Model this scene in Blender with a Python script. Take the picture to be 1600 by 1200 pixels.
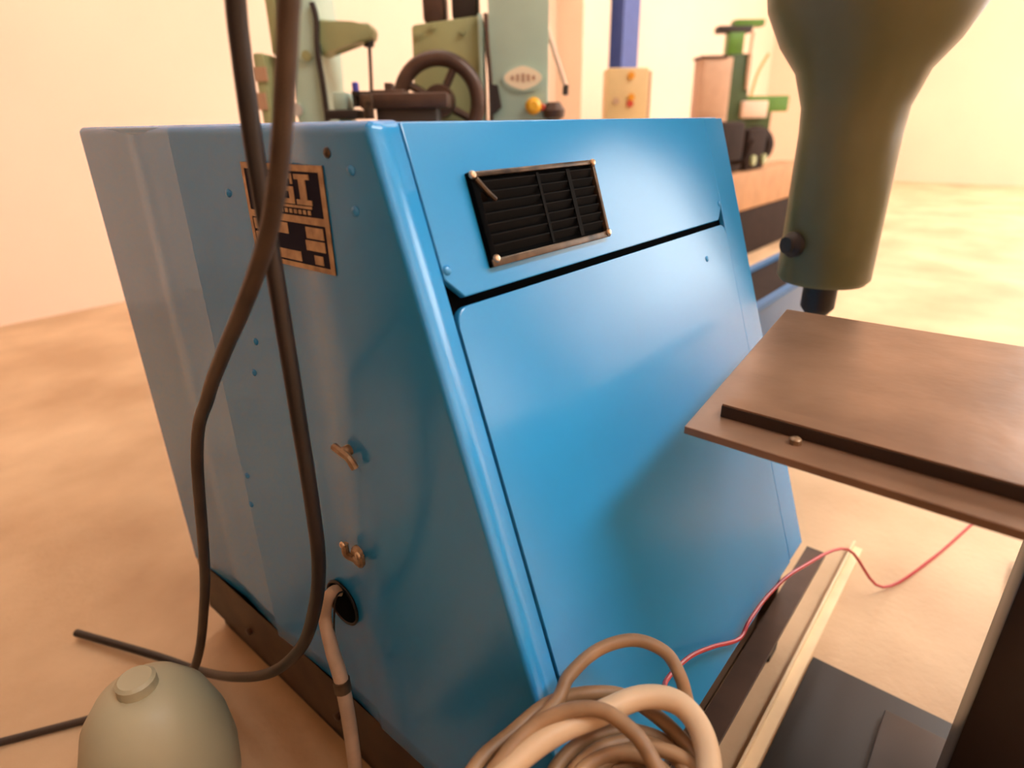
import bpy, bmesh, math, random
from mathutils import Vector, Matrix
random.seed(7)
scene = bpy.context.scene
for o in list(bpy.data.objects):
    bpy.data.objects.remove(o)
COL = scene.collection

# ------------------------------------------------------------------ camera
F = 952.33                                    # focal length in pixels of the 1600 wide frame
R = Matrix(((0.64490674, 0.31146064, -0.69791659),
            (-0.76408957, 0.24340456, -0.59742895),
            (-0.01619952, 0.91855674, 0.39495707)))
EYE = Vector((0, 0, 1.4))
cd = bpy.data.cameras.new('camera')
cam = bpy.data.objects.new('camera', cd)
COL.objects.link(cam)
cd.sensor_fit = 'HORIZONTAL'
cd.sensor_width = 36
cd.lens = F / 1600 * 36
cd.clip_start = 0.02
cd.dof.use_dof = True
cd.dof.focus_distance = 1.05
cd.dof.aperture_fstop = 2.0
cam.matrix_world = Matrix.Translation(EYE) @ R.to_4x4()
scene.camera = cam

# ------------------------------------------------------------------ light
w = bpy.data.worlds.new('world')
scene.world = w
w.use_nodes = True
bg = w.node_tree.nodes['Background']
bg.inputs[0].default_value = (1.0, 0.9, 0.78, 1)
bg.inputs[1].default_value = 1.0
WARM = (1.0, 0.975, 0.94)
SKYLIGHT = 29.0                               # roof lights on the front side of the hall
SKYLIGHT_BACK = 9.0
WINDOW = 9.0
scene.view_settings.view_transform = 'Standard'
scene.view_settings.look = 'None'
scene.view_settings.exposure = -0.3
scene.view_settings.gamma = 1.0
scene.view_settings.use_curve_mapping = False

# ------------------------------------------------------------------ helpers
def ray(u, v):
    return (R @ Vector((u - 800, 600 - v, -F))).normalized()
def on_z(u, v, z):
    r = ray(u, v); return EYE + r * ((z - EYE.z) / r.z)
def on_x(u, v, x):
    r = ray(u, v); return EYE + r * (x / r.x)
FWD = Vector((-R[0][2], -R[1][2], 0)).normalized()
RGT = Vector((FWD.y, -FWD.x, 0))
YAW = math.atan2(RGT.y, RGT.x)
def lp(u, v, d):                              # sideways offset and height of a point d metres ahead
    r = ray(u, v); p = EYE + r * (d / r.dot(FWD)); return p.dot(RGT), p.z

def lin(c):
    return tuple(((x / 255) / 12.92 if x / 255 <= 0.04045 else ((x / 255 + 0.055) / 1.055) ** 2.4) for x in c)

def mat(name, rgb, rough=0.5, metal=0.0, var=0.0, scale=6.0, bump=0.0, bscale=30.0, spec=0.5,
        rgb2=None, stretch=(1, 1, 1), bdist=0.01):
    m = bpy.data.materials.new(name); m.use_nodes = True
    nt = m.node_tree; b = nt.nodes['Principled BSDF']
    c = lin(rgb)
    b.inputs['Base Color'].default_value = (*c, 1)
    b.inputs['Roughness'].default_value = rough
    b.inputs['Metallic'].default_value = metal
    b.inputs['Specular IOR Level'].default_value = spec
    tc = nt.nodes.new('ShaderNodeTexCoord')
    mp = nt.nodes.new('ShaderNodeMapping'); mp.inputs['Scale'].default_value = stretch
    nt.links.new(tc.outputs['Object'], mp.inputs[0])
    if var or rgb2:
        n = nt.nodes.new('ShaderNodeTexNoise'); n.inputs['Scale'].default_value = scale
        n.inputs['Detail'].default_value = 5
        nt.links.new(mp.outputs[0], n.inputs['Vector'])
        r = nt.nodes.new('ShaderNodeValToRGB')
        r.color_ramp.elements[0].position = 0.35; r.color_ramp.elements[1].position = 0.68
        c2 = lin(rgb2) if rgb2 else tuple(x * (1 - var) for x in c)
        r.color_ramp.elements[0].color = (*c2, 1); r.color_ramp.elements[1].color = (*c, 1)
        nt.links.new(n.outputs['Fac'], r.inputs[0])
        nt.links.new(r.outputs[0], b.inputs['Base Color'])
    if bump:
        n2 = nt.nodes.new('ShaderNodeTexNoise'); n2.inputs['Scale'].default_value = bscale
        n2.inputs['Detail'].default_value = 2
        nt.links.new(mp.outputs[0], n2.inputs['Vector'])
        bp = nt.nodes.new('ShaderNodeBump'); bp.inputs['Strength'].default_value = bump
        bp.inputs['Distance'].default_value = bdist
        nt.links.new(n2.outputs['Fac'], bp.inputs['Height'])
        nt.links.new(bp.outputs[0], b.inputs['Normal'])
    return m

def glow(name, rgb, s):
    m = bpy.data.materials.new(name); m.use_nodes = True
    nt = m.node_tree; nt.nodes.clear()
    e = nt.nodes.new('ShaderNodeEmission'); o = nt.nodes.new('ShaderNodeOutputMaterial')
    e.inputs[0].default_value = (*rgb, 1); e.inputs[1].default_value = s
    nt.links.new(e.outputs[0], o.inputs[0])
    return m

M = dict(
    blue=mat('blue_paint', (42, 150, 218), 0.25, spec=0.7, var=0.05, scale=3, bump=0.05, bscale=3.0, bdist=0.006),
    blue_end=mat('blue_paint_end', (40, 148, 222), 0.22, spec=0.7, var=0.05, scale=3, bump=0.45, bscale=5.0,
                 stretch=(1, 1, 0.12), bdist=0.010),
    inside=mat('dark_inside', (4, 5, 6), 0.9, spec=0.05),
    black=mat('black_metal', (20, 17, 16), 0.5, var=0.3),
    louvre=mat('louvre_black', (7, 6, 5), 0.7, spec=0.1),
    grille=mat('worn_grille_metal', (120, 100, 80), 0.4, 0.6, rgb2=(40, 34, 30), scale=18),
    screw=mat('screw_steel', (215, 190, 160), 0.3, 0.8),
    navy=mat('navy_plate', (18, 21, 46), 0.7, spec=0.15),
    brass=mat('plate_brass', (206, 176, 138), 0.45, 0.3, rgb2=(160, 132, 104), scale=40),
    latch=mat('latch_brass', (176, 150, 120), 0.4, 0.4, rgb2=(120, 92, 64), scale=60),
    hose=mat('dark_rubber_hose', (42, 33, 29), 0.45, rgb2=(28, 23, 21), scale=15),
    hose2=mat('brown_rubber_hose', (80, 64, 52), 0.48, rgb2=(60, 48, 40), scale=12),
    conduit=mat('pale_conduit', (206, 180, 156), 0.45, var=0.2, scale=20),
    cable=mat('brown_cable', (168, 132, 96), 0.5, rgb2=(128, 98, 68), scale=14),
    beige=mat('beige_hose', (214, 184, 148), 0.5, var=0.15, scale=10),
    red=mat('red_wire', (186, 36, 48), 0.4),
    steel=mat('brown_base_steel', (84, 64, 46), 0.55, 0.0, rgb2=(60, 45, 33), scale=9),
    table=mat('oiled_steel_plate', (150, 118, 94), 0.32, 0.25, rgb2=(118, 90, 70), scale=5, bump=0.1, bscale=20),
    tabledark=mat('dark_table_steel', (52, 40, 33), 0.4, 0.2, var=0.3),
    canister=mat('pale_canister', (190, 182, 150), 0.45, var=0.12, scale=4),
    angle=mat('pale_angle_steel', (242, 216, 174), 0.5, var=0.2),
    olive=mat('olive_green_paint', (108, 106, 68), 0.4, var=0.2, scale=4),
    pale=mat('pale_green_paint', (180, 208, 190), 0.42, var=0.12, scale=3),
    moss=mat('moss_green_paint', (160, 166, 118), 0.45, var=0.15, scale=4),
    iron=mat('brown_cast_iron', (84, 62, 50), 0.4, 0.2, var=0.35, scale=10),
    soot=mat('sooty_iron', (44, 30, 23), 0.85, var=0.4, scale=8, spec=0.15),
    tan2=mat('tan_apron', (176, 132, 94), 0.7, var=0.2, spec=0.2),
    dark=mat('dark_iron', (40, 32, 27), 0.5, var=0.3),
    vivid=mat('bright_green_paint', (84, 130, 38), 0.4, var=0.2),
    deep=mat('deep_green_paint', (56, 78, 30), 0.45, var=0.2),
    column_blue=mat('column_blue_paint', (66, 88, 156), 0.5, var=0.1),
    cream=mat('cream_enclosure', (222, 190, 138), 0.5, var=0.1),
    orange=mat('orange_button', (226, 150, 40), 0.4),
    yellow=mat('yellow_knob', (236, 176, 40), 0.4),
    redknob=mat('red_knob', (200, 70, 50), 0.4),
    bluecap=mat('blue_cap', (70, 70, 170), 0.4),
    tan=mat('tan_locker', (196, 158, 128), 0.5, var=0.12),
    pink=mat('pale_pink_part', (226, 196, 172), 0.5),
    hose3=mat('yellow_brown_hose', (214, 164, 96), 0.5),
    floor=mat('tan_concrete', (222, 188, 148), 0.55, rgb2=(190, 154, 116), scale=1.6, bump=0.15, bscale=40),
    wall=mat('cream_wall_paint', (246, 216, 190), 0.8, var=0.06, scale=0.8, bump=0.1, bscale=12),
    ceil=mat('ceiling_paint', (214, 200, 182), 0.9),
    sky=glow('skylight_glow', WARM, SKYLIGHT),
    sky2=glow('skylight_back_glow', WARM, SKYLIGHT_BACK),
    win=glow('window_glow', (1.0, 0.95, 0.90), WINDOW),
    frame=mat('window_frame', (200, 196, 188), 0.5),
)

def bm_new(): return bmesh.new()
def box(bm, lo, hi, bev=0.0, seg=2):
    lo, hi = Vector(lo), Vector(hi)
    r = bmesh.ops.create_cube(bm, size=1.0)
    s = hi - lo
    for v in r['verts']:
        v.co = Vector(((v.co.x) * s.x, v.co.y * s.y, v.co.z * s.z)) + (lo + hi) / 2
    if bev:
        es = list({e for v in r['verts'] for e in v.link_edges})
        bmesh.ops.bevel(bm, geom=es, offset=bev, segments=seg, affect='EDGES', profile=0.5)
    return bm
def lathe(bm, prof, center=(0, 0, 0), axis='Z', seg=32, rot=None):
    c = Vector(center); rings = []
    for (r, h) in prof:
        ring = []
        for i in range(seg):
            a = 2 * math.pi * i / seg
            p = Vector((r * math.cos(a), r * math.sin(a), h))
            if axis == 'X': p = Vector((p.z, p.x, p.y))
            if axis == 'Y': p = Vector((p.x, p.z, -p.y))
            if rot is not None: p = rot @ p
            ring.append(bm.verts.new(c + p))
        rings.append(ring)
    for a, b in zip(rings, rings[1:]):
        for i in range(seg):
            bm.faces.new((a[i], a[(i + 1) % seg], b[(i + 1) % seg], b[i]))
    bm.faces.new(list(reversed(rings[0]))); bm.faces.new(rings[-1])
    return bm
def prism(bm, poly, t0, t1, frame, bev=0.0):
    # poly (a, b) in the plane of frame(a, b, t); extruded from t0 to t1
    v0 = [bm.verts.new(frame(a, b, t0)) for a, b in poly]
    v1 = [bm.verts.new(frame(a, b, t1)) for a, b in poly]
    n = len(poly)
    f = [bm.faces.new(list(reversed(v0))), bm.faces.new(v1)]
    for i in range(n):
        f.append(bm.faces.new((v0[i], v0[(i + 1) % n], v1[(i + 1) % n], v1[i])))
    if bev:
        es = list({e for v in v0 + v1 for e in v.link_edges})
        bmesh.ops.bevel(bm, geom=es, offset=bev, segments=2, affect='EDGES', profile=0.5)
    return bm
def smooth_path(pts, n=8, closed=False):
    P = [Vector(p) for p in pts]; out = []; m = len(P)
    rng = range(m if closed else m - 1)
    for i in rng:
        if closed: p0, p1, p2, p3 = P[i - 1], P[i], P[(i + 1) % m], P[(i + 2) % m]
        else: p0, p1, p2, p3 = P[max(i - 1, 0)], P[i], P[i + 1], P[min(i + 2, m - 1)]
        for k in range(n):
            t = k / n
            out.append(0.5 * ((2 * p1) + (p2 - p0) * t + (2 * p0 - 5 * p1 + 4 * p2 - p3) * t * t
                              + (3 * p1 - p0 - 3 * p2 + p3) * t ** 3))
    if not closed: out.append(P[-1])
    return out
def tube(bm, pts, r, seg=12, n=8, closed=False):
    P = smooth_path(pts, n, closed); m = len(P)
    rings = []; up = None
    for i in range(m):
        a = P[i - 1] if (i or closed) else P[i]
        b = P[(i + 1) % m] if (i < m - 1 or closed) else P[i]
        t = (b - a).normalized()
        if up is None:
            up = t.orthogonal().normalized()
        up = (up - t * up.dot(t)).normalized()
        s = t.cross(up)
        rr = r(i / (m - 1)) if callable(r) else r
        rings.append([bm.verts.new(P[i] + (up * math.cos(2 * math.pi * k / seg) + s * math.sin(2 * math.pi * k / seg)) * rr)
                      for k in range(seg)])
    pairs = list(zip(rings, rings[1:]))
    for A, B in pairs:
        for k in range(seg):
            bm.faces.new((A[k], A[(k + 1) % seg], B[(k + 1) % seg], B[k]))
    if closed:
        A, B = rings[-1], rings[0]
        off = min(range(seg), key=lambda q: (A[0].co - B[q].co).length)
        for k in range(seg):
            bm.faces.new((A[k], A[(k + 1) % seg], B[(k + 1 + off) % seg], B[(k + off) % seg]))
    else:
        bm.faces.new(list(reversed(rings[0]))); bm.faces.new(rings[-1])
    return bm

def obj(name, bm, m, parent=None, smooth=40, label=None):
    bmesh.ops.recalc_face_normals(bm, faces=bm.faces)
    me = bpy.data.meshes.new(name); bm.to_mesh(me); bm.free()
    me.materials.append(M[m] if isinstance(m, str) else m)
    if smooth:
        me.polygons.foreach_set('use_smooth', [True] * len(me.polygons))
        me.set_sharp_from_angle(angle=math.radians(smooth))
    o = bpy.data.objects.new(name, me); COL.objects.link(o)
    if parent: o.parent = parent
    if label: o['label'] = label
    return o
def tag(o, label, cat, group=None):
    o['label'] = label; o['category'] = cat
    if group: o['group'] = group
    return o
def thing(name, label, cat, loc=(0, 0, 0), rz=0.0, group=None):
    o = bpy.data.objects.new(name, None); COL.objects.link(o)
    o.empty_display_size = 0.1
    o.location = loc; o.rotation_euler = (0, 0, rz)
    return tag(o, label, cat, group)
def struct(name, bm, m, parent=None):
    o = obj(name, bm, m, parent, smooth=0)
    if not parent: o['kind'] = 'structure'
    return o
def link_copy(o, parent, loc):
    c = o.copy(); COL.objects.link(c); c.parent = parent; c.location = loc
    return c

# ------------------------------------------------------------------ the hall
X0, X1, Y0, Y1, ZC = -5.0, 17.0, -7.0, 6.0, 7.0
struct('floor', box(bm_new(), (X0, Y0, -0.2), (X1, Y1, 0)), 'floor')
struct('ceiling', box(bm_new(), (X0, Y0, ZC), (X1, Y1, ZC + 0.2)), 'ceil')
struct('wall_back', box(bm_new(), (X0, Y1, 0), (X1, Y1 + 0.2, ZC)), 'wall')
struct('wall_front', box(bm_new(), (X0, Y0 - 0.2, 0), (X1, Y0, ZC)), 'wall')
struct('wall_left', box(bm_new(), (X0 - 0.2, Y0, 0), (X0, Y1, ZC)), 'wall')
struct('wall_right', box(bm_new(), (X1, Y0, 0), (X1 + 0.2, Y1, ZC)), 'wall')
nwin = 0
def window(lo, hi, m, fr):
    global nwin
    nwin += 1
    p = struct('window_%d' % nwin, box(bm_new(), lo, hi), m)
    lo, hi = Vector(lo), Vector(hi)
    ax = min(range(3), key=lambda i: hi[i] - lo[i])
    oth = [i for i in range(3) if i != ax]
    for a in oth:                                 # a frame bar along each side
        b = [i for i in oth if i != a][0]
        for s in (lo[b], hi[b]):
            l2, h2 = lo.copy(), hi.copy()
            l2[b] = s - 0.05; h2[b] = s + 0.05; l2[ax] -= 0.03; h2[ax] += 0.03
            l2[a] -= 0.05; h2[a] += 0.05
            struct('window_frame', box(bm_new(), l2, h2), fr, p)
for (ya, yb) in ((-4.0, -2.6), (3.0, 4.2)):
    for k in range(3):
        xa = 0.3 + k * 5.4
        window((xa, ya, ZC - 0.03), (xa + 4.8, yb, ZC - 0.01), 'sky' if ya < 0 else 'sky2', 'frame')
window((12.6, Y0 + 0.01, 1.4), (16.8, Y0 + 0.03, 6.8), 'win', 'frame')
window((X1 - 0.03, -6.8, 1.4), (X1 - 0.01, -1.0, 6.8), 'win', 'frame')
window((7.0, Y0 + 0.01, 0.2), (9.6, Y0 + 0.03, 2.2), 'win', 'frame')
# white masonry pier on the back wall
struct('trim_1', box(bm_new(), (8.15, 5.55, 0), (8.85, Y1, ZC)), 'wall')

# ------------------------------------------------------------------ the blue machine cabinet
D = 0.48; XR = 1.50; ZT = 1.403; SL = 0.33568; YT = 0.627; ZB = 0.265; ZF = 0.36; YB = 1.62
def yf(z): return YT - SL * (ZT - z)
NF = Vector((0, -1, SL)).normalized()             # outward normal of the sloping front
UP = Vector((0, SL, 1)).normalized()
def front(x, z, t):                               # a point on the sloping front, lifted t along its normal
    return Vector((x, yf(z), z)) + NF * t
cab = thing('machine_cabinet', 'large blue painted steel machine cabinet with sloping front, louvred vent and nameplate', 'machine', (0, 0, 0))

# core that fills the cabinet just behind its sheets
bm = bm_new()
e = 0.012
poly = [(yf(ZF) + 0.02, ZF), (YT + 0.014, ZT - 0.008), (YB - e, ZT - 0.008), (YB - e, ZB), (yf(ZF) + 0.05, ZB + 0.002)]
prism(bm, poly, D + 0.016, XR - e, lambda a, b, t: Vector((t, a, b)))
obj('cabinet_body', bm, 'inside', cab, 0)

# end panel: one bent sheet with rounded corner, stile strip and shallow vertical folds
bm = bm_new()
rad = 0.007
creases = [(0.775, 0.0), (0.79, 0.005), (0.86, 0.008), (0.93, 0.009), (1.06, 0.006), (1.166, -0.002), (1.172, 0.005), (1.35, 0.014), (YB, 0.003)]
zs = [ZB + (ZT - 0.012 - ZB) * i / 24 for i in range(25)]
rows = []
def row(z, inset, zz):
    y = yf(z); pts = [Vector((0.5255, y + inset, zz)), Vector((D + rad + 0.003, y + inset, zz))]
    for k in range(9):
        a = math.pi / 2 * k / 8
        pts.append(Vector((D + rad - (rad - inset) * math.sin(a), y + rad - (rad - inset) * math.cos(a), zz)))
    y1 = y + rad
    for q in (0.02, 0.2, 0.5, 0.8):
        pts.append(Vector((D + inset, y1 + (0.775 - y1) * q, zz)))
    for yy, dx in creases:
        pts.append(Vector((D + dx + inset, yy, zz)))
    return [bm.verts.new(p) for p in pts]
for z in zs[:-1] + [zs[-1] - 0.004, zs[-1]]: rows.append(row(z, 0, z))
for k in range(1, 5):
    a = math.pi / 2 * k / 4
    rows.append(row(ZT - 0.012, 0.012 * (1 - math.cos(a)), ZT - 0.012 + 0.012 * math.sin(a)))
for a, b in zip(rows, rows[1:]):
    for i in range(len(a) - 1):
        bm.faces.new((a[i], a[i + 1], b[i + 1], b[i]))
end = obj('end_panel', bm, 'blue_end', cab, 30)
end.data.materials.append(M['blue'])
for f in end.data.polygons:
    if f.normal.dot(NF) > 0.93 or f.normal.dot(NF) < -0.93: f.material_index = 1
so = end.modifiers.new('thick', 'SOLIDIFY'); so.thickness = 0.003; so.offset = 0

# top cover
obj('top_cover', box(bm_new(), (D + 0.010, YT + 0.010, ZT - 0.014), (XR - 0.002, YB, ZT - 0.0005), 0.004), 'blue', cab, 20)
# right stile with end sheet
bm = bm_new()
prism(bm, [(1.403, ZF), (XR, ZF), (XR, ZT - 0.002), (1.403, ZT - 0.002)], -0.012, 0.0, front, 0.002)
obj('corner_stile', bm, 'blue', cab, 20)
bm = bm_new()
prism(bm, [(yf(ZF) + 0.01, ZF), (YT + 0.012, ZT - 0.006), (YB, ZT - 0.006), (YB, ZB), (yf(ZF) + 0.06, ZB)], XR - 0.006, XR, lambda a, b, t: Vector((t, a, b)))
obj('end_sheet', bm, 'blue', cab, 20)
bm = bm_new(); box(bm, (D + 0.004, YB - 0.004, ZB), (XR, YB, ZT - 0.006)); obj('back_sheet', bm, 'blue', cab, 20)
# upper panel with cut corners, and a rectangular opening behind the grille is covered by the grille itself
bm = bm_new()
prism(bm, [(0.529, ZT - 0.001), (0.529, 1.216), (0.556, 1.189), (1.372, 1.189), (1.400, 1.216), (1.400, ZT - 0.001)], -0.010, 0.0015, front, 0.002)
up_panel = obj('upper_panel', bm, 'blue', cab, 20)
# lower door with rounded upper corners
bm = bm_new()
pl = [(0.531, ZF)]
for k in range(7):
    a = math.pi / 2 * k / 6
    pl.append((0.553 - 0.022 * math.cos(a), 1.156 + 0.022 * math.sin(a)))
for k in range(7):
    a = math.pi / 2 * k / 6
    pl.append((1.375 + 0.022 * math.sin(a), 1.156 + 0.022 * math.cos(a)))
pl.append((1.397, ZF))
prism(bm, pl, -0.010, 0.0025, front, 0.002)
door = obj('front_door', bm, 'blue', cab, 20)

# vent grille
GX0, GX1, GZ0, GZ1 = 0.614, 0.914, 1.215, 1.337
g_tilt = Matrix((Vector((1, 0, 0)), UP, NF)).transposed()      # local x, up, out
bm = bm_new()
def fr(a, b, t): return front(a, b, t)
bz = 0.012
for (a0, a1, b0, b1) in ((GX0, GX1, GZ1 - 0.007, GZ1), (GX0, GX1, GZ0, GZ0 + 0.010), (GX1 - 0.008, GX1, GZ0 + 0.0095, GZ1 - 0.0065)):
    prism(bm, [(a0, b0), (a1, b0), (a1, b1), (a0, b1)], 0.001, 0.011, fr, 0.0015)
gr = obj('vent_grille', bm, 'grille', cab, label='rectangular black louvred vent grille')
bm = bm_new(); prism(bm, [(GX0, GZ0), (GX0 + 0.012, GZ0), (GX0 + 0.012, GZ1), (GX0, GZ1)], 0.001, 0.0105, fr, 0.0015)
obj('side_bar', bm, 'inside', gr)
bm = bm_new(); prism(bm, [(GX0 + .004, GZ0 + .004), (GX1 - .004, GZ0 + .004), (GX1 - .004, GZ1 - .004), (GX0 + .004, GZ1 - .004)], 0.0016, 0.0024, fr)
obj('vent_opening', bm, 'inside', gr, 0)
ns = 7
for i in range(ns):
    z = GZ0 + 0.022 + (GZ1 - GZ0 - 0.040) * i / (ns - 1)
    bm = bm_new()
    c = [front(GX0 + 0.010, z - 0.006, 0.0030), front(GX1 - 0.012, z - 0.006, 0.0030), front(GX1 - 0.012, z + 0.004, 0.0095), front(GX0 + 0.010, z + 0.004, 0.0095)]
    vs = [bm.verts.new(p) for p in c]; vt = [bm.verts.new(p + UP * 0.0016) for p in c]
    bm.faces.new(vs); bm.faces.new(vt)
    for k in range(4): bm.faces.new((vs[k], vs[(k + 1) % 4], vt[(k + 1) % 4], vt[k]))
    obj('slat', bm, 'louvre', gr, 0)
for x, ww in ((0.757, 0.003), (0.835, 0.005)):
    bm = bm_new(); prism(bm, [(x - ww, GZ0 + .012), (x + ww, GZ0 + .012), (x + ww, GZ1 - .010), (x - ww, GZ1 - .010)], 0.0085, 0.0105, fr)
    obj('divider', bm, 'louvre', gr, 0)
bm = bm_new(); tube(bm, [front(0.622, 1.328, 0.012), front(0.638, 1.310, 0.012), front(0.652, 1.299, 0.0105)], 0.0035, 8, 4)
obj('retaining_clip', bm, 'grille', gr)
for x, z in ((0.6185, 1.3325), (0.622, 1.225), (0.908, 1.3325), (0.908, 1.222)):
    bm = bm_new(); lathe(bm, [(0.0058, 0), (0.0058, 0.002), (0.004, 0.0045), (0.001, 0.005)], front(x, z, 0.0105), seg=14, rot=g_tilt)
    obj('screw', bm, 'screw', gr)

# rivets and screw heads
dome = [(0.0068, 0), (0.0064, 0.0022), (0.0044, 0.0040), (0.0018, 0.0047)]
for x, z in ((0.537, 1.226), (1.391, 1.222), (1.273, 1.121)):
    bm = bm_new(); lathe(bm, dome, front(x, z, 0.001), seg=14, rot=g_tilt); obj('rivet', bm, 'blue', cab)
e_rot = Matrix(((0, 0, -1), (-1, 0, 0), (0, 1, 0)))            # dome axis to -X
def end_x(y):
    pts = [(0.60, 0.0)] + creases
    for (a, da), (b, db) in zip(pts, pts[1:]):
        if a <= y <= b: return D + da + (db - da) * (y - a) / (b - a)
    return D
for y, z, m in ((1.008, 1.302, 'blue'), (0.665, 1.348, 'blue'), (0.665, 1.299, 'blue'), (0.710, 1.368, 'grille'),
             (1.013, 1.049, 'blue'), (1.041, 0.983, 'blue'), (1.150, 0.722, 'blue'), (1.160, 0.646, 'blue')):
    bm = bm_new(); lathe(bm, dome, (end_x(y) - 0.001, y, z), seg=14, rot=e_rot); obj('rivet', bm, 'blue_end' if m == 'blue' else m, cab)

# nameplate: (a to the right in view = -y, b up)
PY0, PY1, PZ0, PZ1 = 0.724, 0.934, 1.209, 1.352
xp = D - 0.0015
def plate(a, b, t): return Vector((xp - t, PY1 - a * (PY1 - PY0), PZ0 + b * (PZ1 - PZ0)))
def prect(bm, a0, b0, a1, b1, t0, t1, bev=0.0):
    return prism(bm, [(a0, b0), (a1, b0), (a1, b1), (a0, b1)], t0, t1, plate, bev)
npl = obj('nameplate', prect(bm_new(), 0, 0, 1, 1, -0.004, 0.0015, 0.0005), 'navy', cab, 0, label='navy nameplate with brass border and lettering')
bm = bm_new()
for r in ((0, 0, 1, .05), (0, .94, 1, 1), (0, .05, .035, .94), (.955, .05, 1, .94), (.035, .455, .955, .525)):
    prect(bm, *r, 0.0015, 0.0026)
obj('border', bm, 'brass', npl, 0)
for r in ((.05, .33, .22, .44), (.34, .33, .50, .44), (.72, .32, .92, .43), (.05, .20, .25, .30), (.70, .20, .92, .30), (.30, .07, .62, .17), (.78, .07, .88, .16), (.05, .07, .22, .17)):
    obj('data_field', prect(bm_new(), *r, 0.0015, 0.0024), 'brass', npl, 0)
def slab_letter(ch, a0, a1, b0, b1, name='letter'):
    bm = bm_new(); wd = a1 - a0; h = b1 - b0
    def rr(x0, y0, x1, y1): prect(bm, a0 + x0 * wd, b0 + y0 * h, a0 + x1 * wd, b0 + y1 * h, 0.0015, 0.0026)
    if ch == 'I':
        rr(0, 0, 1, .17); rr(0, .83, 1, 1); rr(.28, .17, .72, .83)
    if ch == 'S':
        rr(0, .83, 1, 1); rr(0, .50, .32, .83); rr(0, .42, 1, .58); rr(.68, .17, 1, .42); rr(0, 0, 1, .17); rr(.86, .66, 1, .83); rr(0, .17, .14, .34)
    obj(name, bm, 'brass', npl, 0)
slab_letter('I', .16, .34, .645, .90)
slab_letter('S', .465, .64, .635, .915)
slab_letter('I', .665, .84, .635, .915)
obj('letter_rule', prect(bm_new(), .16, .60, .83, .625, 0.0015, 0.0024), 'brass', npl, 0)
for k in range(12):
    a = .17 + k * .055
    obj('small_letter', prect(bm_new(), a, .545, a + .034, .585, 0.0015, 0.0024), 'brass', npl, 0)

# latch levers on the end panel
l1 = obj('latch', lathe(bm_new(), [(0.009, 0), (0.009, 0.012), (0.006, 0.016)], (D - 0.0005, 0.752, 0.925), seg=12, rot=e_rot), 'latch', cab, label='small brass latch lever')
obj('lever', tube(bm_new(), [(D - 0.014, 0.776, 0.927), (D - 0.016, 0.752, 0.925), (D - 0.016, 0.735, 0.921), (D - 0.013, 0.727, 0.905)], 0.0065, 8, 4), 'latch', l1)
l2 = obj('latch', lathe(bm_new(), [(0.014, 0), (0.014, 0.006), (0.009, 0.012)], (D - 0.0005, 0.768, 0.715), seg=14, rot=e_rot), 'latch', cab, label='small brass wing latch')
for dy, dz in ((0.020, 0.012), (-0.022, 0.010)):
    obj('wing', tube(bm_new(), [(D - 0.012, 0.768, 0.708), (D - 0.014, 0.768 + dy, 0.708), (D - 0.014, 0.768 + dy * 1.05, 0.708 + dz * 1.8)], 0.0065, 8, 4), 'latch', l2)
    obj('screw', lathe(bm_new(), dome, (D - 0.018, 0.768 + dy * 1.05, 0.730), seg=12, rot=e_rot), 'screw', l2)
# cable entry hole with rubber rim
gy, gz = 0.855, 0.548
ge = obj('cable_entry', lathe(bm_new(), [(0.046, 0), (0.046, 0.0035)], (D + 0.004, gy, gz), seg=36, rot=e_rot), 'inside', cab, label='round black cable entry hole')
bm = bm_new(); tube(bm, [(D + 0.001, gy + 0.046 * math.cos(a), gz + 0.046 * math.sin(a)) for a in [2 * math.pi * k / 16 for k in range(16)]], 0.003, 8, 2, True)
obj('rim', bm, 'black', ge)

# ------------------------------------------------------------------ dark steel base frame under the cabinet
bf = thing('steel_base_frame', 'dark brown steel channel base frame under the blue cabinet', 'base frame')
def channel(name, lo, hi, axis, side):
    # C section along axis; open towards side
    lo, hi = Vector(lo), Vector(hi); bm = bm_new(); t = 0.014
    b = 1 - axis                                        # the horizontal direction across
    l, h = lo.copy(), hi.copy()
    if side < 0: l[b] = hi[b] - t
    else: h[b] = lo[b] + t
    box(bm, l, h)
    box(bm, lo, (hi.x, hi.y, lo.z + t)); box(bm, (lo.x, lo.y, hi.z - t), hi)
    return obj(name, bm, 'steel', bf, 0)
channel('end_beam', (D + 0.004, 0.262, 0.085), (D + 0.09, YB, ZB - 0.001), 1, 1)
channel('end_beam', (XR - 0.09, 0.31, 0.085), (XR - 0.004, YB, ZB - 0.001), 1, -1)
channel('side_beam', (D + 0.09, 0.332, 0.085), (XR - 0.09, 0.40, ZB - 0.001), 0, 1)
channel('side_beam', (D + 0.09, YB - 0.08, 0.085), (XR - 0.09, YB, ZB - 0.001), 0, 1)
for xx in (D + 0.03, XR - 0.09):
    obj('shaded_plinth', box(bm_new(), (xx, 0.28, 0), (xx + 0.06, YB - 0.01, 0.085)), 'dark', bf, 0)  # dark plinth, the shade of the gap under the frame in its colour
for y in (0.95, 1.35):
    obj('bolt', lathe(bm_new(), [(0.010, 0), (0.010, 0.010), (0.006, 0.012)], (D + 0.0035, y, 0.16), seg=8, rot=e_rot), 'iron', bf)
obj('flange_bar', box(bm_new(), (D + 0.091, 0.248, 0.186), (1.72, 0.302, 0.200)), 'iron', bf)
# pale steel angle on the floor beside the frame
bm = bm_new(); box(bm, (0.75, 0.196, 0.0), (2.1, 0.228, 0.007)); box(bm, (0.75, 0.222, 0.0071), (2.1, 0.228, 0.03))
tag(obj('steel_angle', bm, 'angle', None, 0), 'pale steel angle strip lying on the floor along the blue cabinet', 'steel strip')

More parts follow.
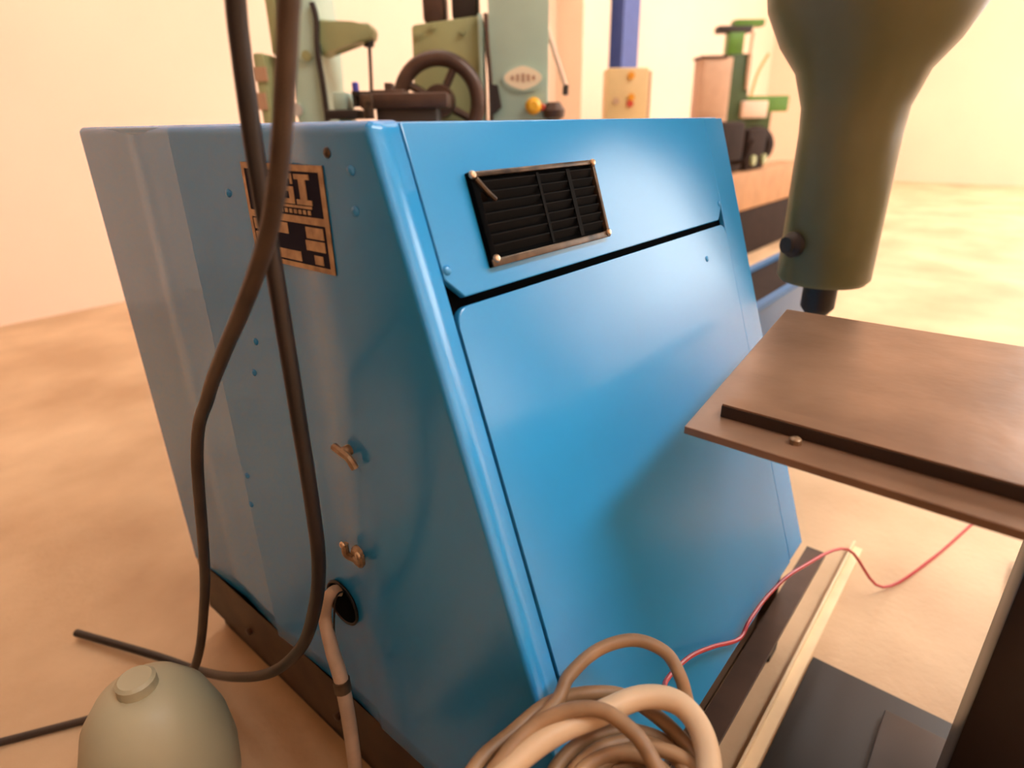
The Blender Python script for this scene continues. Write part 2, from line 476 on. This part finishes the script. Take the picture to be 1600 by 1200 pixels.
# ------------------------------------------------------------------ hoses, conduit, wires
def hang(pix, x, tail):
    q = [on_x(u, v, x) for u, v in pix]
    t = (q[0] - q[1]).normalized(); t /= t.z
    t.x = 0
    top = [q[0] + Vector((0, t.y * 0.6, 1)) * h for h in (0.12, 0.26, 0.45, 0.75, 1.3)]
    last = top[-1]
    return [(last.x, last.y, 6.99), (last.x, last.y, 4.8)] + list(reversed(top)) + q + tail
pts = hang(((364, -40), (374, 60), (400, 250), (437, 470), (466, 650), (488, 790), (498, 880), (492, 950), (470, 1012), (425, 1050), (372, 1058), (318, 1050)), 0.37, [(0.31, 1.62, 0.03), (0.2, 1.9, 0.02)])
tag(obj('hanging_hose', tube(bm_new(), pts, 0.0108, 12, 8), 'hose'), 'black rubber hose hanging past the nameplate and looping down to the floor', 'hose')
pts = hang(((451, -40), (450, 30), (445, 140), (433, 290), (412, 390), (380, 480), (350, 550), (325, 620), (308, 710)), 0.33, [(0.33, 1.12, 0.52), (0.30, 1.30, 0.18), (0.2, 1.5, 0.02), (-0.2, 1.75, 0.012)])
tag(obj('hanging_hose', tube(bm_new(), pts, 0.0098, 12, 8), 'hose2'), 'brown hose crossing in front of the nameplate and curving away from the cabinet', 'hose')
cpts = [(D + 0.03, 0.870, 0.545), on_x(519, 925, 0.462), on_x(508, 962, 0.448), on_x(518, 1012, 0.436), on_x(533, 1062, 0.428), on_x(546, 1130, 0.420), on_x(556, 1205, 0.412)]
cpts += [(0.40, 0.78, 0.06), (0.30, 0.76, 0.027), (0.1, 0.76, 0.027)]
cn = thing('cable_conduit', 'pale flexible conduit coming out of the round hole in the blue end panel', 'conduit', (0, 0, 0))
obj('sleeve', tube(bm_new(), cpts, lambda t: 0.0100 + 0.004 * min(1, t * 2.5), 12, 8), 'conduit', cn)
a, b = cpts[4], cpts[5]
obj('coupling', tube(bm_new(), [a, a + (b - a) * 0.25], 0.0165, 12, 2), 'grille', cn)
wp = [(D + 0.03, 0.862, 0.548), on_x(527, 930, 0.455), on_x(522, 985, 0.452), on_x(530, 1030, 0.446), on_x(545, 1065, 0.442), on_x(551, 1110, 0.442), on_x(560, 1160, 0.432), (0.43, 0.84, 0.03), (0.3, 0.86, 0.015), (0.1, 0.86, 0.015)]
tag(obj('thin_wire', tube(bm_new(), wp, 0.0018, 6, 6), 'black'), 'thin black wire running down beside the pale conduit', 'wire')

# ------------------------------------------------------------------ drum with coiled cables and beige hose
dr = thing('steel_drum', 'small brown steel drum under the cable coil', 'drum', (0.365, 0.135, 0))
obj('shell', lathe(bm_new(), [(0.105, 0), (0.11, 0.01), (0.11, 0.19), (0.115, 0.20), (0.11, 0.21), (0.11, 0.40), (0.115, 0.41), (0.11, 0.42), (0.11, 0.60), (0.106, 0.605)]), 'steel', dr)
obj('lid', lathe(bm_new(), [(0.111, 0.606), (0.113, 0.622), (0.100, 0.624)]), 'tabledark', dr)
coil = thing('cable_coil', 'brown cable wound in loose loops in front of the cabinet corner', 'cable', (0.40, 0.17, 0.63))
def loop(pix, r, m, parent, name, closed=True):
    off = Vector(parent.location) if parent else Vector((0, 0, 0))
    return obj(name, tube(bm_new(), [on_z(u, v, z) - off for u, v, z in pix], r, 12, 8, closed), m, parent)
loop([(742, 1200, .665), (800, 1145, .668), (860, 1098, .672), (925, 1083, .675), (985, 1092, .66), (1060, 1150, .65), (1108, 1230, .645), (1090, 1380, .645), (940, 1450, .645), (790, 1400, .645), (715, 1290, .655)], 0.0098, 'cable', coil, 'cable_loop')
loop([(868, 1098, .690), (890, 1055, .700), (935, 1015, .712), (990, 1000, .715), (1038, 1018, .705), (1062, 1055, .690), (1075, 1100, .668), (1098, 1180, .66), (1100, 1290, .66), (1010, 1400, .655), (860, 1400, .655), (770, 1290, .66), (800, 1175, .675)], 0.0092, 'cable', coil, 'cable_loop')
loop([(790, 1180, .690), (835, 1135, .700), (888, 1110, .712), (940, 1110, .716), (985, 1140, .712), (1015, 1180, .700), (1045, 1260, .68), (1010, 1390, .665), (890, 1420, .66), (775, 1350, .66), (752, 1250, .672)], 0.0098, 'cable', coil, 'cable_loop')
for k, (c, rx, ry) in enumerate((((975, 1275), 128, 134), ((985, 1270), 108, 112), ((972, 1285), 96, 108), ((990, 1290), 84, 96), ((1010, 1255), 98, 86), ((980, 1300), 62, 74))):
    pix = []
    for i in range(12):
        a = 2 * math.pi * i / 12
        pix.append((c[0] + rx * math.cos(a), c[1] + ry * math.sin(a), .640 + .010 * (k % 3) + .006 * math.sin(a * 2 + k)))
    loop(pix, 0.0095, 'cable', coil, 'cable_loop')
bh = [(700, 1330, .66), (745, 1258, .672), (800, 1195, .682), (865, 1146, .690), (935, 1116, .690), (1000, 1090, .692), (1055, 1096, .690), (1092, 1135, .682), (1108, 1200, .672), (1100, 1300, .67), (1040, 1400, .67)]
tag(obj('beige_hose', tube(bm_new(), [on_z(*p) for p in bh], 0.0155, 14, 8), 'beige'), 'thick beige hose curving over the brown cable coil', 'hose')
def on_front(u, v, t):
    r = ray(u, v); o = front(1, 1, t); return EYE + r * ((o - EYE).dot(NF) / r.dot(NF))
rp = [on_z(1046, 1088, .60)] + [on_front(u, v, t) for u, v, t in ((1040, 1065, .05), (1075, 1028, .03), (1112, 1011, .02), (1155, 998, .015), (1172, 968, .015), (1205, 925, .015), (1250, 888, .03))] + [Vector((1.75, 0.20, 0.22)), Vector((1.9, 0.1, 0.03)), Vector((2.2, 0.0, 0.006)), Vector((2.6, -0.1, 0.006))]
tag(obj('red_wire', tube(bm_new(), rp, 0.0042, 8, 6), 'red'), 'thin red wire running along the bottom of the blue door', 'wire')

# ------------------------------------------------------------------ pale canister by the hose
pc = thing('canister', 'pale grey-green rounded canister on the floor beside the hose loop', 'canister', (0.165, 1.06, 0))
obj('body', lathe(bm_new(), [(0.075, 0), (0.092, 0.012), (0.112, 0.10), (0.128, 0.18), (0.134, 0.25), (0.128, 0.32), (0.108, 0.39), (0.078, 0.435), (0.045, 0.455)], seg=40), 'canister', pc)
obj('cap', lathe(bm_new(), [(0.034, 0.455), (0.034, 0.475), (0.028, 0.480)], seg=20), 'canister', pc)

# ------------------------------------------------------------------ dark steel table
tb = thing('steel_table', 'brown oily steel plate table with a raised dark bar near its edge', 'table', (1.15, -0.1, 0))
def T(x, y, z): return Vector((x - 1.15, y + 0.1, z))
bm = bm_new(); prism(bm, [(0.742, 0.315), (1.42, 0.391), (1.44, -0.48), (0.735, -0.48)], 0.988, 1.0, lambda a, b, t: T(a, b, t), 0.0015)
obj('table_top', bm, 'table', tb, 0)
obj('stop_bar', box(bm_new(), T(0.802, -0.3, 1.0), T(0.835, 0.288, 1.018), 0.001), 'tabledark', tb, 0)  # shade of the bar's face put into its dark colour
obj('bar_top', box(bm_new(), T(0.803, -0.299, 1.018), T(0.834, 0.287, 1.0205)), 'table', tb, 0)  # thin top sheet in the plate's colour, leaving only the face dark
obj('bolt', lathe(bm_new(), [(0.008, 0), (0.008, 0.007), (0.005, 0.009)], T(0.786, 0.178, 1.0), seg=8), 'latch', tb)
obj('pedestal', box(bm_new(), T(1.15, -0.32, 0.03), T(1.32, -0.12, 0.988), 0.006), 'tabledark', tb)
obj('foot_plate', box(bm_new(), T(1.0, -0.45, 0.011), T(1.42, 0.0, 0.03), 0.004), 'tabledark', tb)

# ------------------------------------------------------------------ green drilling machine at the end of the cabinet
dm = thing('drilling_machine', 'olive green drilling machine head on a column beside the blue cabinet', 'drill press', (1.853, 0.43, 0))
obj('spindle_head', lathe(bm_new(), [(0.05, 0.97), (0.108, 0.975), (0.120, 0.99), (0.120, 1.36), (0.124, 1.42), (0.150, 1.50), (0.195, 1.56), (0.235, 1.64), (0.255, 1.75), (0.262, 1.95), (0.255, 2.15), (0.20, 2.22)], seg=40), 'olive', dm)
obj('spindle', lathe(bm_new(), [(0.03, 0.88), (0.045, 0.90), (0.045, 0.972)], seg=20), 'dark', dm)
kd = Vector((-0.86, 0.50, 0)).normalized()
kb = obj('clamp_boss', lathe(bm_new(), [(0.034, 0), (0.034, 0.014), (0.022, 0.024), (0.022, 0.034)], kd * 0.116 + Vector((0, 0, 1.085)), seg=18, rot=kd.to_track_quat('Z', 'Y').to_matrix()), 'dark', dm)
obj('arm', box(bm_new(), (-0.13, -1.05, 1.72), (0.15, -0.1, 2.05), 0.04), 'olive', dm)
obj('column', lathe(bm_new(), [(0.17, 0.08), (0.16, 0.12), (0.15, 0.2), (0.15, 2.3), (0.12, 2.34)], (0.0, -1.05, 0), seg=32), 'olive', dm)
obj('base', box(bm_new(), (-0.32, -1.45, 0), (0.5, -0.66, 0.085), 0.01), 'olive', dm)

# ------------------------------------------------------------------ blue coolant tank beyond the cabinet
ct = thing('coolant_tank', 'low dark blue steel tank behind the green drilling machine', 'tank', (2.4, 0.80, 0))
obj('tank_body', box(bm_new(), (-0.5, -0.12, 0), (0.7, 0.12, 0.78), 0.006), mat('tank_blue', (30, 84, 124), 0.4, var=0.2), ct)
bm = bm_new()
for lo, hi in (((-.51, -.13, .78), (.71, -.10, .80)), ((-.51, .10, .78), (.71, .13, .80)), ((-.51, -.10, .78), (-.47, .10, .80)), ((.67, -.10, .78), (.71, .10, .80))): box(bm, lo, hi)
obj('rim', bm, mat('tank_rim_blue', (34, 92, 140), 0.6), ct, 0)
obj('oil_surface', box(bm_new(), (-.47, -.10, .78), (.67, .10, .784)), 'soot', ct, 0)

# ------------------------------------------------------------------ machines behind the cabinet (local axes: x sideways, y away, z up)
def local(name, label, cat, u, d, **k):
    l, _ = lp(u, 190, d)
    o = thing(name, label, cat, FWD * d + RGT * l, YAW, **k)
    return o, l
def pbox(parent, name, l0, u0, v0, u1, v1, d, y0, y1, m, bev=0.01, zb=None):
    # a box whose front face spans the two pixel corners at distance d
    a, zt = lp(u0, v0, d); b, z0 = lp(u1, v1, d)
    if zb is not None: z0 = zb
    return obj(name, box(bm_new(), (a - l0, y0, z0), (b - l0, y1, zt), bev), m, parent, 25)
# -- pale green machine with a side arm
d1 = 3.3
mA, lA = local('milling_machine', 'pale green machine column with a pointed side arm and hanging rod', 'machine', 455, d1)
def PA(u, v, y=0.0, d=d1):
    l, z = lp(u, v, d); return Vector((l - lA, y, z))
obj('base', box(bm_new(), (-0.3, -0.1, 0), (0.2, 0.65, 0.12), 0.02), 'pale', mA)
bm = bm_new(); x0, z0 = lp(440, 183, d1); x1, _ = lp(500, 183, d1)
prism(bm, [(PA(432, 0).x, 0.12), (PA(512, 0).x - 0.02, 0.12), (PA(506, 150).x, 1.5), (PA(494, 30).x, 1.80), (PA(482, -40).x, 2.1), (PA(436, -40).x, 2.1)], 0.0, 0.42, lambda a, b, t: Vector((a, t, b)), 0.012)
obj('column', bm, 'pale', mA)
pbox(mA, 'side_box', lA, 398, 84, 440, 240, d1, -0.04, 0.3, 'moss', 0.012, zb=0.12)
pbox(mA, 'upper_box', lA, 404, -40, 441, 84, d1, 0.02, 0.3, 'moss', 0.012)
for v0, v1 in ((106, 128), (146, 172)):
    pbox(mA, 'label_plate', lA, 400, v0, 424, v1, d1, -0.05, -0.035, 'tan', 0.0)
kn, zz0 = lp(465, 172, d1)
obj('knob', lathe(bm_new(), [(0.03, -0.03), (0.028, -0.005), (0.02, 0.01)], (kn - lA, 0, zz0), 'Y', 16), 'frame', mA, label='round pale knob')
kn, zz0 = lp(481, 88, d1)
obj('knob', lathe(bm_new(), [(0.024, -0.025), (0.022, 0.0), (0.015, 0.01)], (kn - lA, 0, zz0), 'Y', 16), 'moss', mA)
bm = bm_new()
prism(bm, [(PA(x, y).x, PA(x, y).z) for x, y in ((496, 28), (548, 36), (574, 34), (580, 44), (578, 58), (566, 64), (540, 66), (514, 76), (502, 88), (497, 60))], 0.02, 0.18, lambda a, b, t: Vector((a, t, b)), 0.01)
obj('side_arm', bm, 'moss', mA)
p = [PA(570, 60, 0.1), PA(573, 120, 0.1), PA(575, 186, 0.1)]
obj('hanging_rod', tube(bm_new(), p, 0.009, 8, 2), 'dark', mA)
obj('arm_collar', lathe(bm_new(), [(0.024, 0), (0.028, 0.03), (0.016, 0.05)], PA(570, 70, 0.1), 'Z', 16), 'dark', mA)
p = [PA(489, 5, -0.02), PA(496, 30, -0.02), PA(498, 80, -0.02), PA(506, 130, -0.02), PA(514, 190, -0.02)]
obj('edge_strip', tube(bm_new(), p, 0.014, 8, 4), 'dark', mA)
# -- green machine with handwheel and oval badge
d2 = 3.2
mB, lB = local('gear_machine', 'green machine with dark handwheel, square gearbox and cream oval badge', 'machine', 740, d2)
def PB(u, v, y=0.0, d=d2):
    l, z = lp(u, v, d); return Vector((l - lB, y, z))
obj('base', box(bm_new(), (-0.36, 0.0, 0), (0.45, 0.7, 0.16), 0.02), 'pale', mB)
bm = bm_new()
prism(bm, [(PB(768, 220).x, 0.16), (PB(858, 220).x, 0.16), (PB(858, 0).x, PB(858, 0).z), (PB(855, -80).x, 2.25), (PB(764, -80).x, 2.25), (PB(762, 0).x, PB(762, 0).z)], 0.0, 0.6, lambda a, b, t: Vector((a, t, b)), 0.03)
obj('column', bm, 'pale', mB)
bm = bm_new()
prism(bm, [(PB(641, 250).x, 0.16), (PB(752, 250).x, 0.16), (PB(752, 20).x, PB(752, 20).z), (PB(640, 36).x, PB(640, 36).z)], 0.05, 0.55, lambda a, b, t: Vector((a, t, b)), 0.015)
gb = obj('gearbox', bm, 'moss', mB)
for u, v in ((651, 52), (722, 47), (674, 40)):
    obj('bolt', lathe(bm_new(), [(0.014, -0.015), (0.014, 0.0)], PB(u, v, 0.045), 'Y', 8), 'moss', gb)
pbox(mB, 'cover_strip', lB, 746, 20, 760, 250, d2, 0.0, 0.4, 'pale', 0.006, zb=0.16)
obj('cable', tube(bm_new(), [PB(759, 22, -0.02), PB(762, 75, -0.025), PB(766, 120, -0.02), PB(768, 190, -0.02)], 0.010, 8, 4), 'iron', mB)
pbox(mB, 'motor', lB, 652, -40, 692, 30, d2, 0.1, 0.35, 'iron', 0.02)
pbox(mB, 'motor', lB, 700, -40, 746, 26, d2, 0.1, 0.35, 'dark', 0.02)
# handwheel: ring, hub, spokes
hw = PB(690, 160, -0.10); hr = abs(PB(690, 94).z - hw.z)
bm = bm_new(); tube(bm, [hw + Vector((hr * math.cos(t), 0, hr * math.sin(t))) for t in [2 * math.pi * k / 24 for k in range(24)]], 0.034, 12, 2, True)
wh = obj('handwheel', bm, 'iron', mB, label='dark brown iron handwheel')
obj('hub', lathe(bm_new(), [(0.07, -0.05), (0.075, 0.0), (0.06, 0.15)], hw, 'Y', 20), 'iron', wh)
for k in range(4):
    t = math.pi / 4 + k * math.pi / 2 + 0.3
    obj('spoke', tube(bm_new(), [hw, hw + Vector((hr * math.cos(t), 0, hr * math.sin(t)))], 0.018, 8, 2), 'iron', wh)
# oval badge
bc = PB(817, 122, 0.0); bw = abs(PB(850, 122).x - bc.x); bhh = abs(PB(817, 100).z - bc.z)
bm = bm_new(); prism(bm, [(bc.x + bw * math.cos(t), bc.z + bhh * math.sin(t)) for t in [2 * math.pi * k / 32 for k in range(32)]], -0.012, 0.002, lambda a, b, t: Vector((a, t, b)))
bd = obj('badge', bm, 'pale', mB, label='cream oval maker badge')
bm = bm_new(); prism(bm, [(bc.x + bw * .9 * math.cos(t), bc.z + bhh * .86 * math.sin(t) * (1 - 0.25 * abs(math.cos(t)))) for t in [2 * math.pi * k / 32 for k in range(32)]], -0.016, -0.012, lambda a, b, t: Vector((a, t, b)))
obj('badge_field', bm, mat('badge_cream', (236, 222, 190), 0.6), bd, 0)
for dx, hh in ((-.5, .30), (-.25, .5), (0, .62), (.25, .5), (.5, .30)):
    bm = bm_new(); box(bm, (bc.x + bw * (dx - .07), -0.019, bc.z - bhh * hh * .5), (bc.x + bw * (dx + .07), -0.016, bc.z + bhh * hh * .5)); obj('badge_mark', bm, 'tan', bd, 0)
obj('emergency_knob', lathe(bm_new(), [(0.02, 0.0), (0.038, -0.03), (0.038, -0.05), (0.02, -0.07)], PB(833, 166, 0.01), 'Y', 20), 'yellow', mB, label='yellow mushroom knob')
obj('lamp', lathe(bm_new(), [(0.014, 0.0), (0.016, -0.03), (0.01, -0.04)], PB(847, 168, 0.01), 'Y', 14), 'redknob', mB, label='small red indicator')
obj('side_lever', tube(bm_new(), [PB(857, 45, 0.05), PB(872, 95, 0.03), PB(884, 135, 0.02), PB(884, 150, 0.02)], 0.012, 8, 5), 'pink', mB)
obj('lever_grip', tube(bm_new(), [PB(885, 132, 0.02), PB(884, 148, 0.02)], 0.014, 8, 2), 'dark', mB)
obj('crank_knob', lathe(bm_new(), [(0.02, 0), (0.05, 0.02), (0.055, 0.05), (0.03, 0.085)], PB(865, 190, 0.0), 'Z', 18), 'iron', mB)
obj('dark_bracket', prism(bm_new(), [(PB(x, y).x, PB(x, y).z) for x, y in ((766, 132), (778, 134), (784, 168), (770, 180), (765, 178))], -0.05, 0.01, lambda a, b, t: Vector((a, t, b))), 'dark', mB)
# -- dark work table between the two
d3 = 2.75
mC, lC = local('machine_bench', 'dark iron bench with clamps and a blue capped bottle between the green machines', 'bench', 575, d3)
def PC(u, v, y=0.0, d=d3):
    l, z = lp(u, v, d); return Vector((l - lC, y, z))
ztop = PC(575, 150).z
pbox(mC, 'bench_top', lC, 560, 146, 700, 168, d3, 0.0, 0.2, 'iron', 0.01)
pbox(mC, 'bench_body', lC, 585, 166, 690, 300, d3, 0.02, 0.18, 'dark', 0.01, zb=0.08)
pbox(mC, 'tray', lC, 508, 172, 560, 186, d3, 0.0, 0.22, 'dark', 0.004)
pbox(mC, 'tray_post', lC, 526, 186, 552, 300, d3, 0.03, 0.2, 'moss', 0.004, zb=0.08)
pbox(mC, 'green_block', lC, 513, 143, 538, 172, d3, 0.05, 0.2, 'pale', 0.008)
pbox(mC, 'plinth', lC, 505, 400, 700, 420, d3, 0.0, 0.2, 'dark', 0.004, zb=0.0).location.z = 0
pbox(mC, 'clamp', lC, 596, 128, 610, 150, d3, 0.05, 0.12, 'iron', 0.004)
pbox(mC, 'clamp', lC, 578, 140, 630, 152, d3, 0.03, 0.16, 'iron', 0.006)
obj('cap', lathe(bm_new(), [(0.014, 0), (0.014, 0.03), (0.010, 0.034)], PC(549, 141, 0.08), 'Z', 14), 'bluecap', mC)
obj('cap_stem', lathe(bm_new(), [(0.018, -0.06), (0.018, 0.0)], PC(549, 141, 0.08), 'Z', 14), 'dark', mC)
pbox(mC, 'vise', lC, 545, 142, 592, 150, d3, 0.04, 0.14, 'dark', 0.004)
pbox(mC, 'hanger_block', lC, 568, 150, 586, 186, d3, -0.03, 0.0, 'grille', 0.004)

# ------------------------------------------------------------------ blue building column, enclosure, lockers, far machines
bc_ = thing('steel_column', 'blue painted steel building column against the cream wall', 'column', (9.28, 5.62, 0))
bm = bm_new(); box(bm, (-.24, -.18, 0), (.24, -.16, ZC - 0.02)); box(bm, (-.24, .16, 0), (.24, .18, ZC - 0.02)); box(bm, (-.02, -.16, 0), (.02, .16, ZC - 0.02))
box(bm, (-.235, -.16, 0), (-.22, .16, ZC - 0.02))
obj('shaft', bm, 'column_blue', bc_, 0)
obj('foot_plate', box(bm_new(), (-.32, -.26, 0), (.32, .26, 0.02)), 'column_blue', bc_, 0)
d4 = 4.6
mE, lE = local('control_box', 'cream electrical control box with orange buttons in front of the blue column', 'control box', 980, d4)
pbox(mE, 'enclosure', lE, 950, 106, 1008, 215, d4, 0.0, 0.22, 'cream', 0.012)
pbox(mE, 'side_strip', lE, 1008, 110, 1014, 213, d4, 0.03, 0.2, 'tan', 0.002)  # right side face of the box, a strip in a darker colour
pbox(mE, 'post', lE, 968, 215, 992, 300, d4, 0.05, 0.15, 'tan', 0.0, zb=0.02)
pbox(mE, 'foot', lE, 950, 300, 1010, 310, d4, 0.0, 0.22, 'tan', 0.0, zb=0.0).scale.z = 0.02
for (u, v, m) in ((986, 118, 'orange'), (986, 152, 'orange'), (984, 162, 'redknob'), (962, 158, 'tan')):
    l, z = lp(u, v, d4)
    obj('button', lathe(bm_new(), [(0.022, -0.018), (0.024, 0.002)], (l - lE, 0, z), 'Y', 14), m, mE)
d5 = 8.6
mF, lF = local('metal_locker', 'small tan metal locker beside the bright green machine', 'locker', 1115, d5)
pbox(mF, 'carcass', lF, 1098, 90, 1134, 200, d5, 0.0, 0.35, 'tan', 0.01, zb=0.0)
pbox(mF, 'door', lF, 1101, 94, 1131, 180, d5, -0.015, 0.0, 'tan', 0.004)
pbox(mF, 'top_lid', lF, 1096, 87, 1136, 91, d5, -0.02, 0.36, 'iron', 0.0)
d6 = 9.4
mG, lG = local('green_lathe', 'bright green machine with upright post and horizontal arm near the far wall', 'machine', 1170, d6)
pbox(mG, 'post_upper', lG, 1141, 50, 1161, 84, d6, 0.0, 0.2, 'vivid', 0.01)
pbox(mG, 'post_lower', lG, 1141, 84, 1158, 230, d6, 0.0, 0.22, 'deep', 0.01, zb=0.0)
pbox(mG, 'top_beam', lG, 1124, 40, 1176, 50, d6, 0.0, 0.2, 'dark', 0.005)
pbox(mG, 'top_cover', lG, 1150, 30, 1195, 40, d6, 0.0, 0.2, 'vivid', 0.005)
pbox(mG, 'bed', lG, 1150, 150, 1232, 174, d6, 0.02, 0.4, 'vivid', 0.02)
pbox(mG, 'apron', lG, 1158, 158, 1194, 184, d6, -0.1, 0.02, 'pink', 0.02)
pbox(mG, 'leg', lG, 1164, 174, 1190, 300, d6, 0.05, 0.35, 'deep', 0.0, zb=0.0)
for pth, m, r in (([(1176, 50), (1170, 90), (1165, 140)], 'tan', 0.022), ([(1200, 84), (1188, 104), (1180, 122), (1172, 150)], 'hose3', 0.02)):
    pp = []
    for u, v in pth:
        l, z = lp(u, v, d6); pp.append(Vector((l - lG, -0.03, z)))
    obj('coolant_pipe', tube(bm_new(), pp, r, 8, 4), m, mG)
# long dark bed on the floor with an iron headstock
lt = thing('old_lathe', 'dark iron lathe with tan apron and brown headstock on the tan floor beyond the cabinet', 'lathe', (6.6, 2.6, 0))
obj('bed', box(bm_new(), (-1.5, -0.2, 0), (2.6, 0.15, 0.50), 0.02), 'soot', lt)
obj('apron', box(bm_new(), (-1.3, -0.2, 0.50), (1.9, 0.15, 0.90), 0.03), 'tan2', lt)
obj('headstock', box(bm_new(), (-0.75, -0.16, 0.90), (-0.1, 0.14, 1.37), 0.05), 'soot', lt)
obj('gear_case', box(bm_new(), (-0.08, -0.19, 0.90), (0.45, 0.12, 1.30), 0.04), 'soot', lt)
obj('chuck', lathe(bm_new(), [(0.19, 0.0), (0.20, 0.05), (0.20, 0.12), (0.10, 0.2)], (0.45, -0.02, 1.12), 'X', 24), 'soot', lt)
obj('lever', tube(bm_new(), [(-0.4, -0.16, 1.0), (-0.4, -0.28, 1.03), (-0.3, -0.3, 1.2)], 0.02, 8, 4), 'soot', lt)
for x in (0.0, 0.3):
    obj('dial', lathe(bm_new(), [(0.05, -0.03), (0.05, 0.02)], (x + 0.05, -0.19, 1.0), 'Y', 16), 'moss', lt)

# ------------------------------------------------------------------ dark things added along the aisle, mainly for the panels' reflections
mt = obj('added_dark_mat', box(bm_new(), (-0.75, -0.9, 0.0), (0.24, 0.90, 0.012), 0.004), 'black')  # unseen, added so the end panel reflects something dark low down
tag(mt, 'unseen black mat added on the aisle floor to darken the blue cabinet end', 'mat')
sm = thing('added_dark_cabinet', 'unseen tall dark brown cabinet added across the aisle to darken the blue cabinet end', 'cabinet', (-1.35, 1.25, 0))  # unseen, added to dim the end panel and give it a dark reflection
obj('carcass', box(bm_new(), (-0.3, -1.5, 0.06), (0.3, 1.5, 1.95), 0.01), 'steel', sm)
obj('plinth', box(bm_new(), (-0.27, -1.45, 0), (0.27, 1.45, 0.06)), 'dark', sm, 0)
for k in range(4):
    dd = obj('door', box(bm_new(), (0.30, -1.49 + k * 0.75, 0.08), (0.318, -0.76 + k * 0.75, 1.93), 0.003), 'steel', sm)
    obj('handle', box(bm_new(), (0.318, -0.82 + k * 0.75, 0.95), (0.34, -0.80 + k * 0.75, 1.1), 0.003), 'dark', dd)

gn = thing('added_dark_machine', 'unseen low dark green machine added across the aisle for a dark reflection in the blue front', 'machine', (3.9, -1.9, 0))  # unseen, added so the lower front door mirrors something dark
obj('base', box(bm_new(), (-0.9, -0.5, 0), (0.9, 0.5, 0.5), 0.03), 'deep', gn)
obj('bed', box(bm_new(), (-0.8, -0.4, 0.5), (0.8, 0.4, 0.85), 0.03), 'dark', gn)
obj('slide', box(bm_new(), (-0.3, -0.3, 0.85), (0.5, 0.3, 0.98), 0.02), 'iron', gn)
obj('handwheel', lathe(bm_new(), [(0.14, -0.03), (0.15, 0.0), (0.03, 0.05)], (-0.92, 0, 0.66), 'X', 24), 'iron', gn)
mt = obj('added_dark_mat', box(bm_new(), (0.70, -0.60, 0.0), (1.5, 0.19, 0.010), 0.003), 'black')  # added dark sheet in place of shaded, dark floor
tag(mt, 'black mat added for the dark, shaded floor under the steel plate table', 'mat')
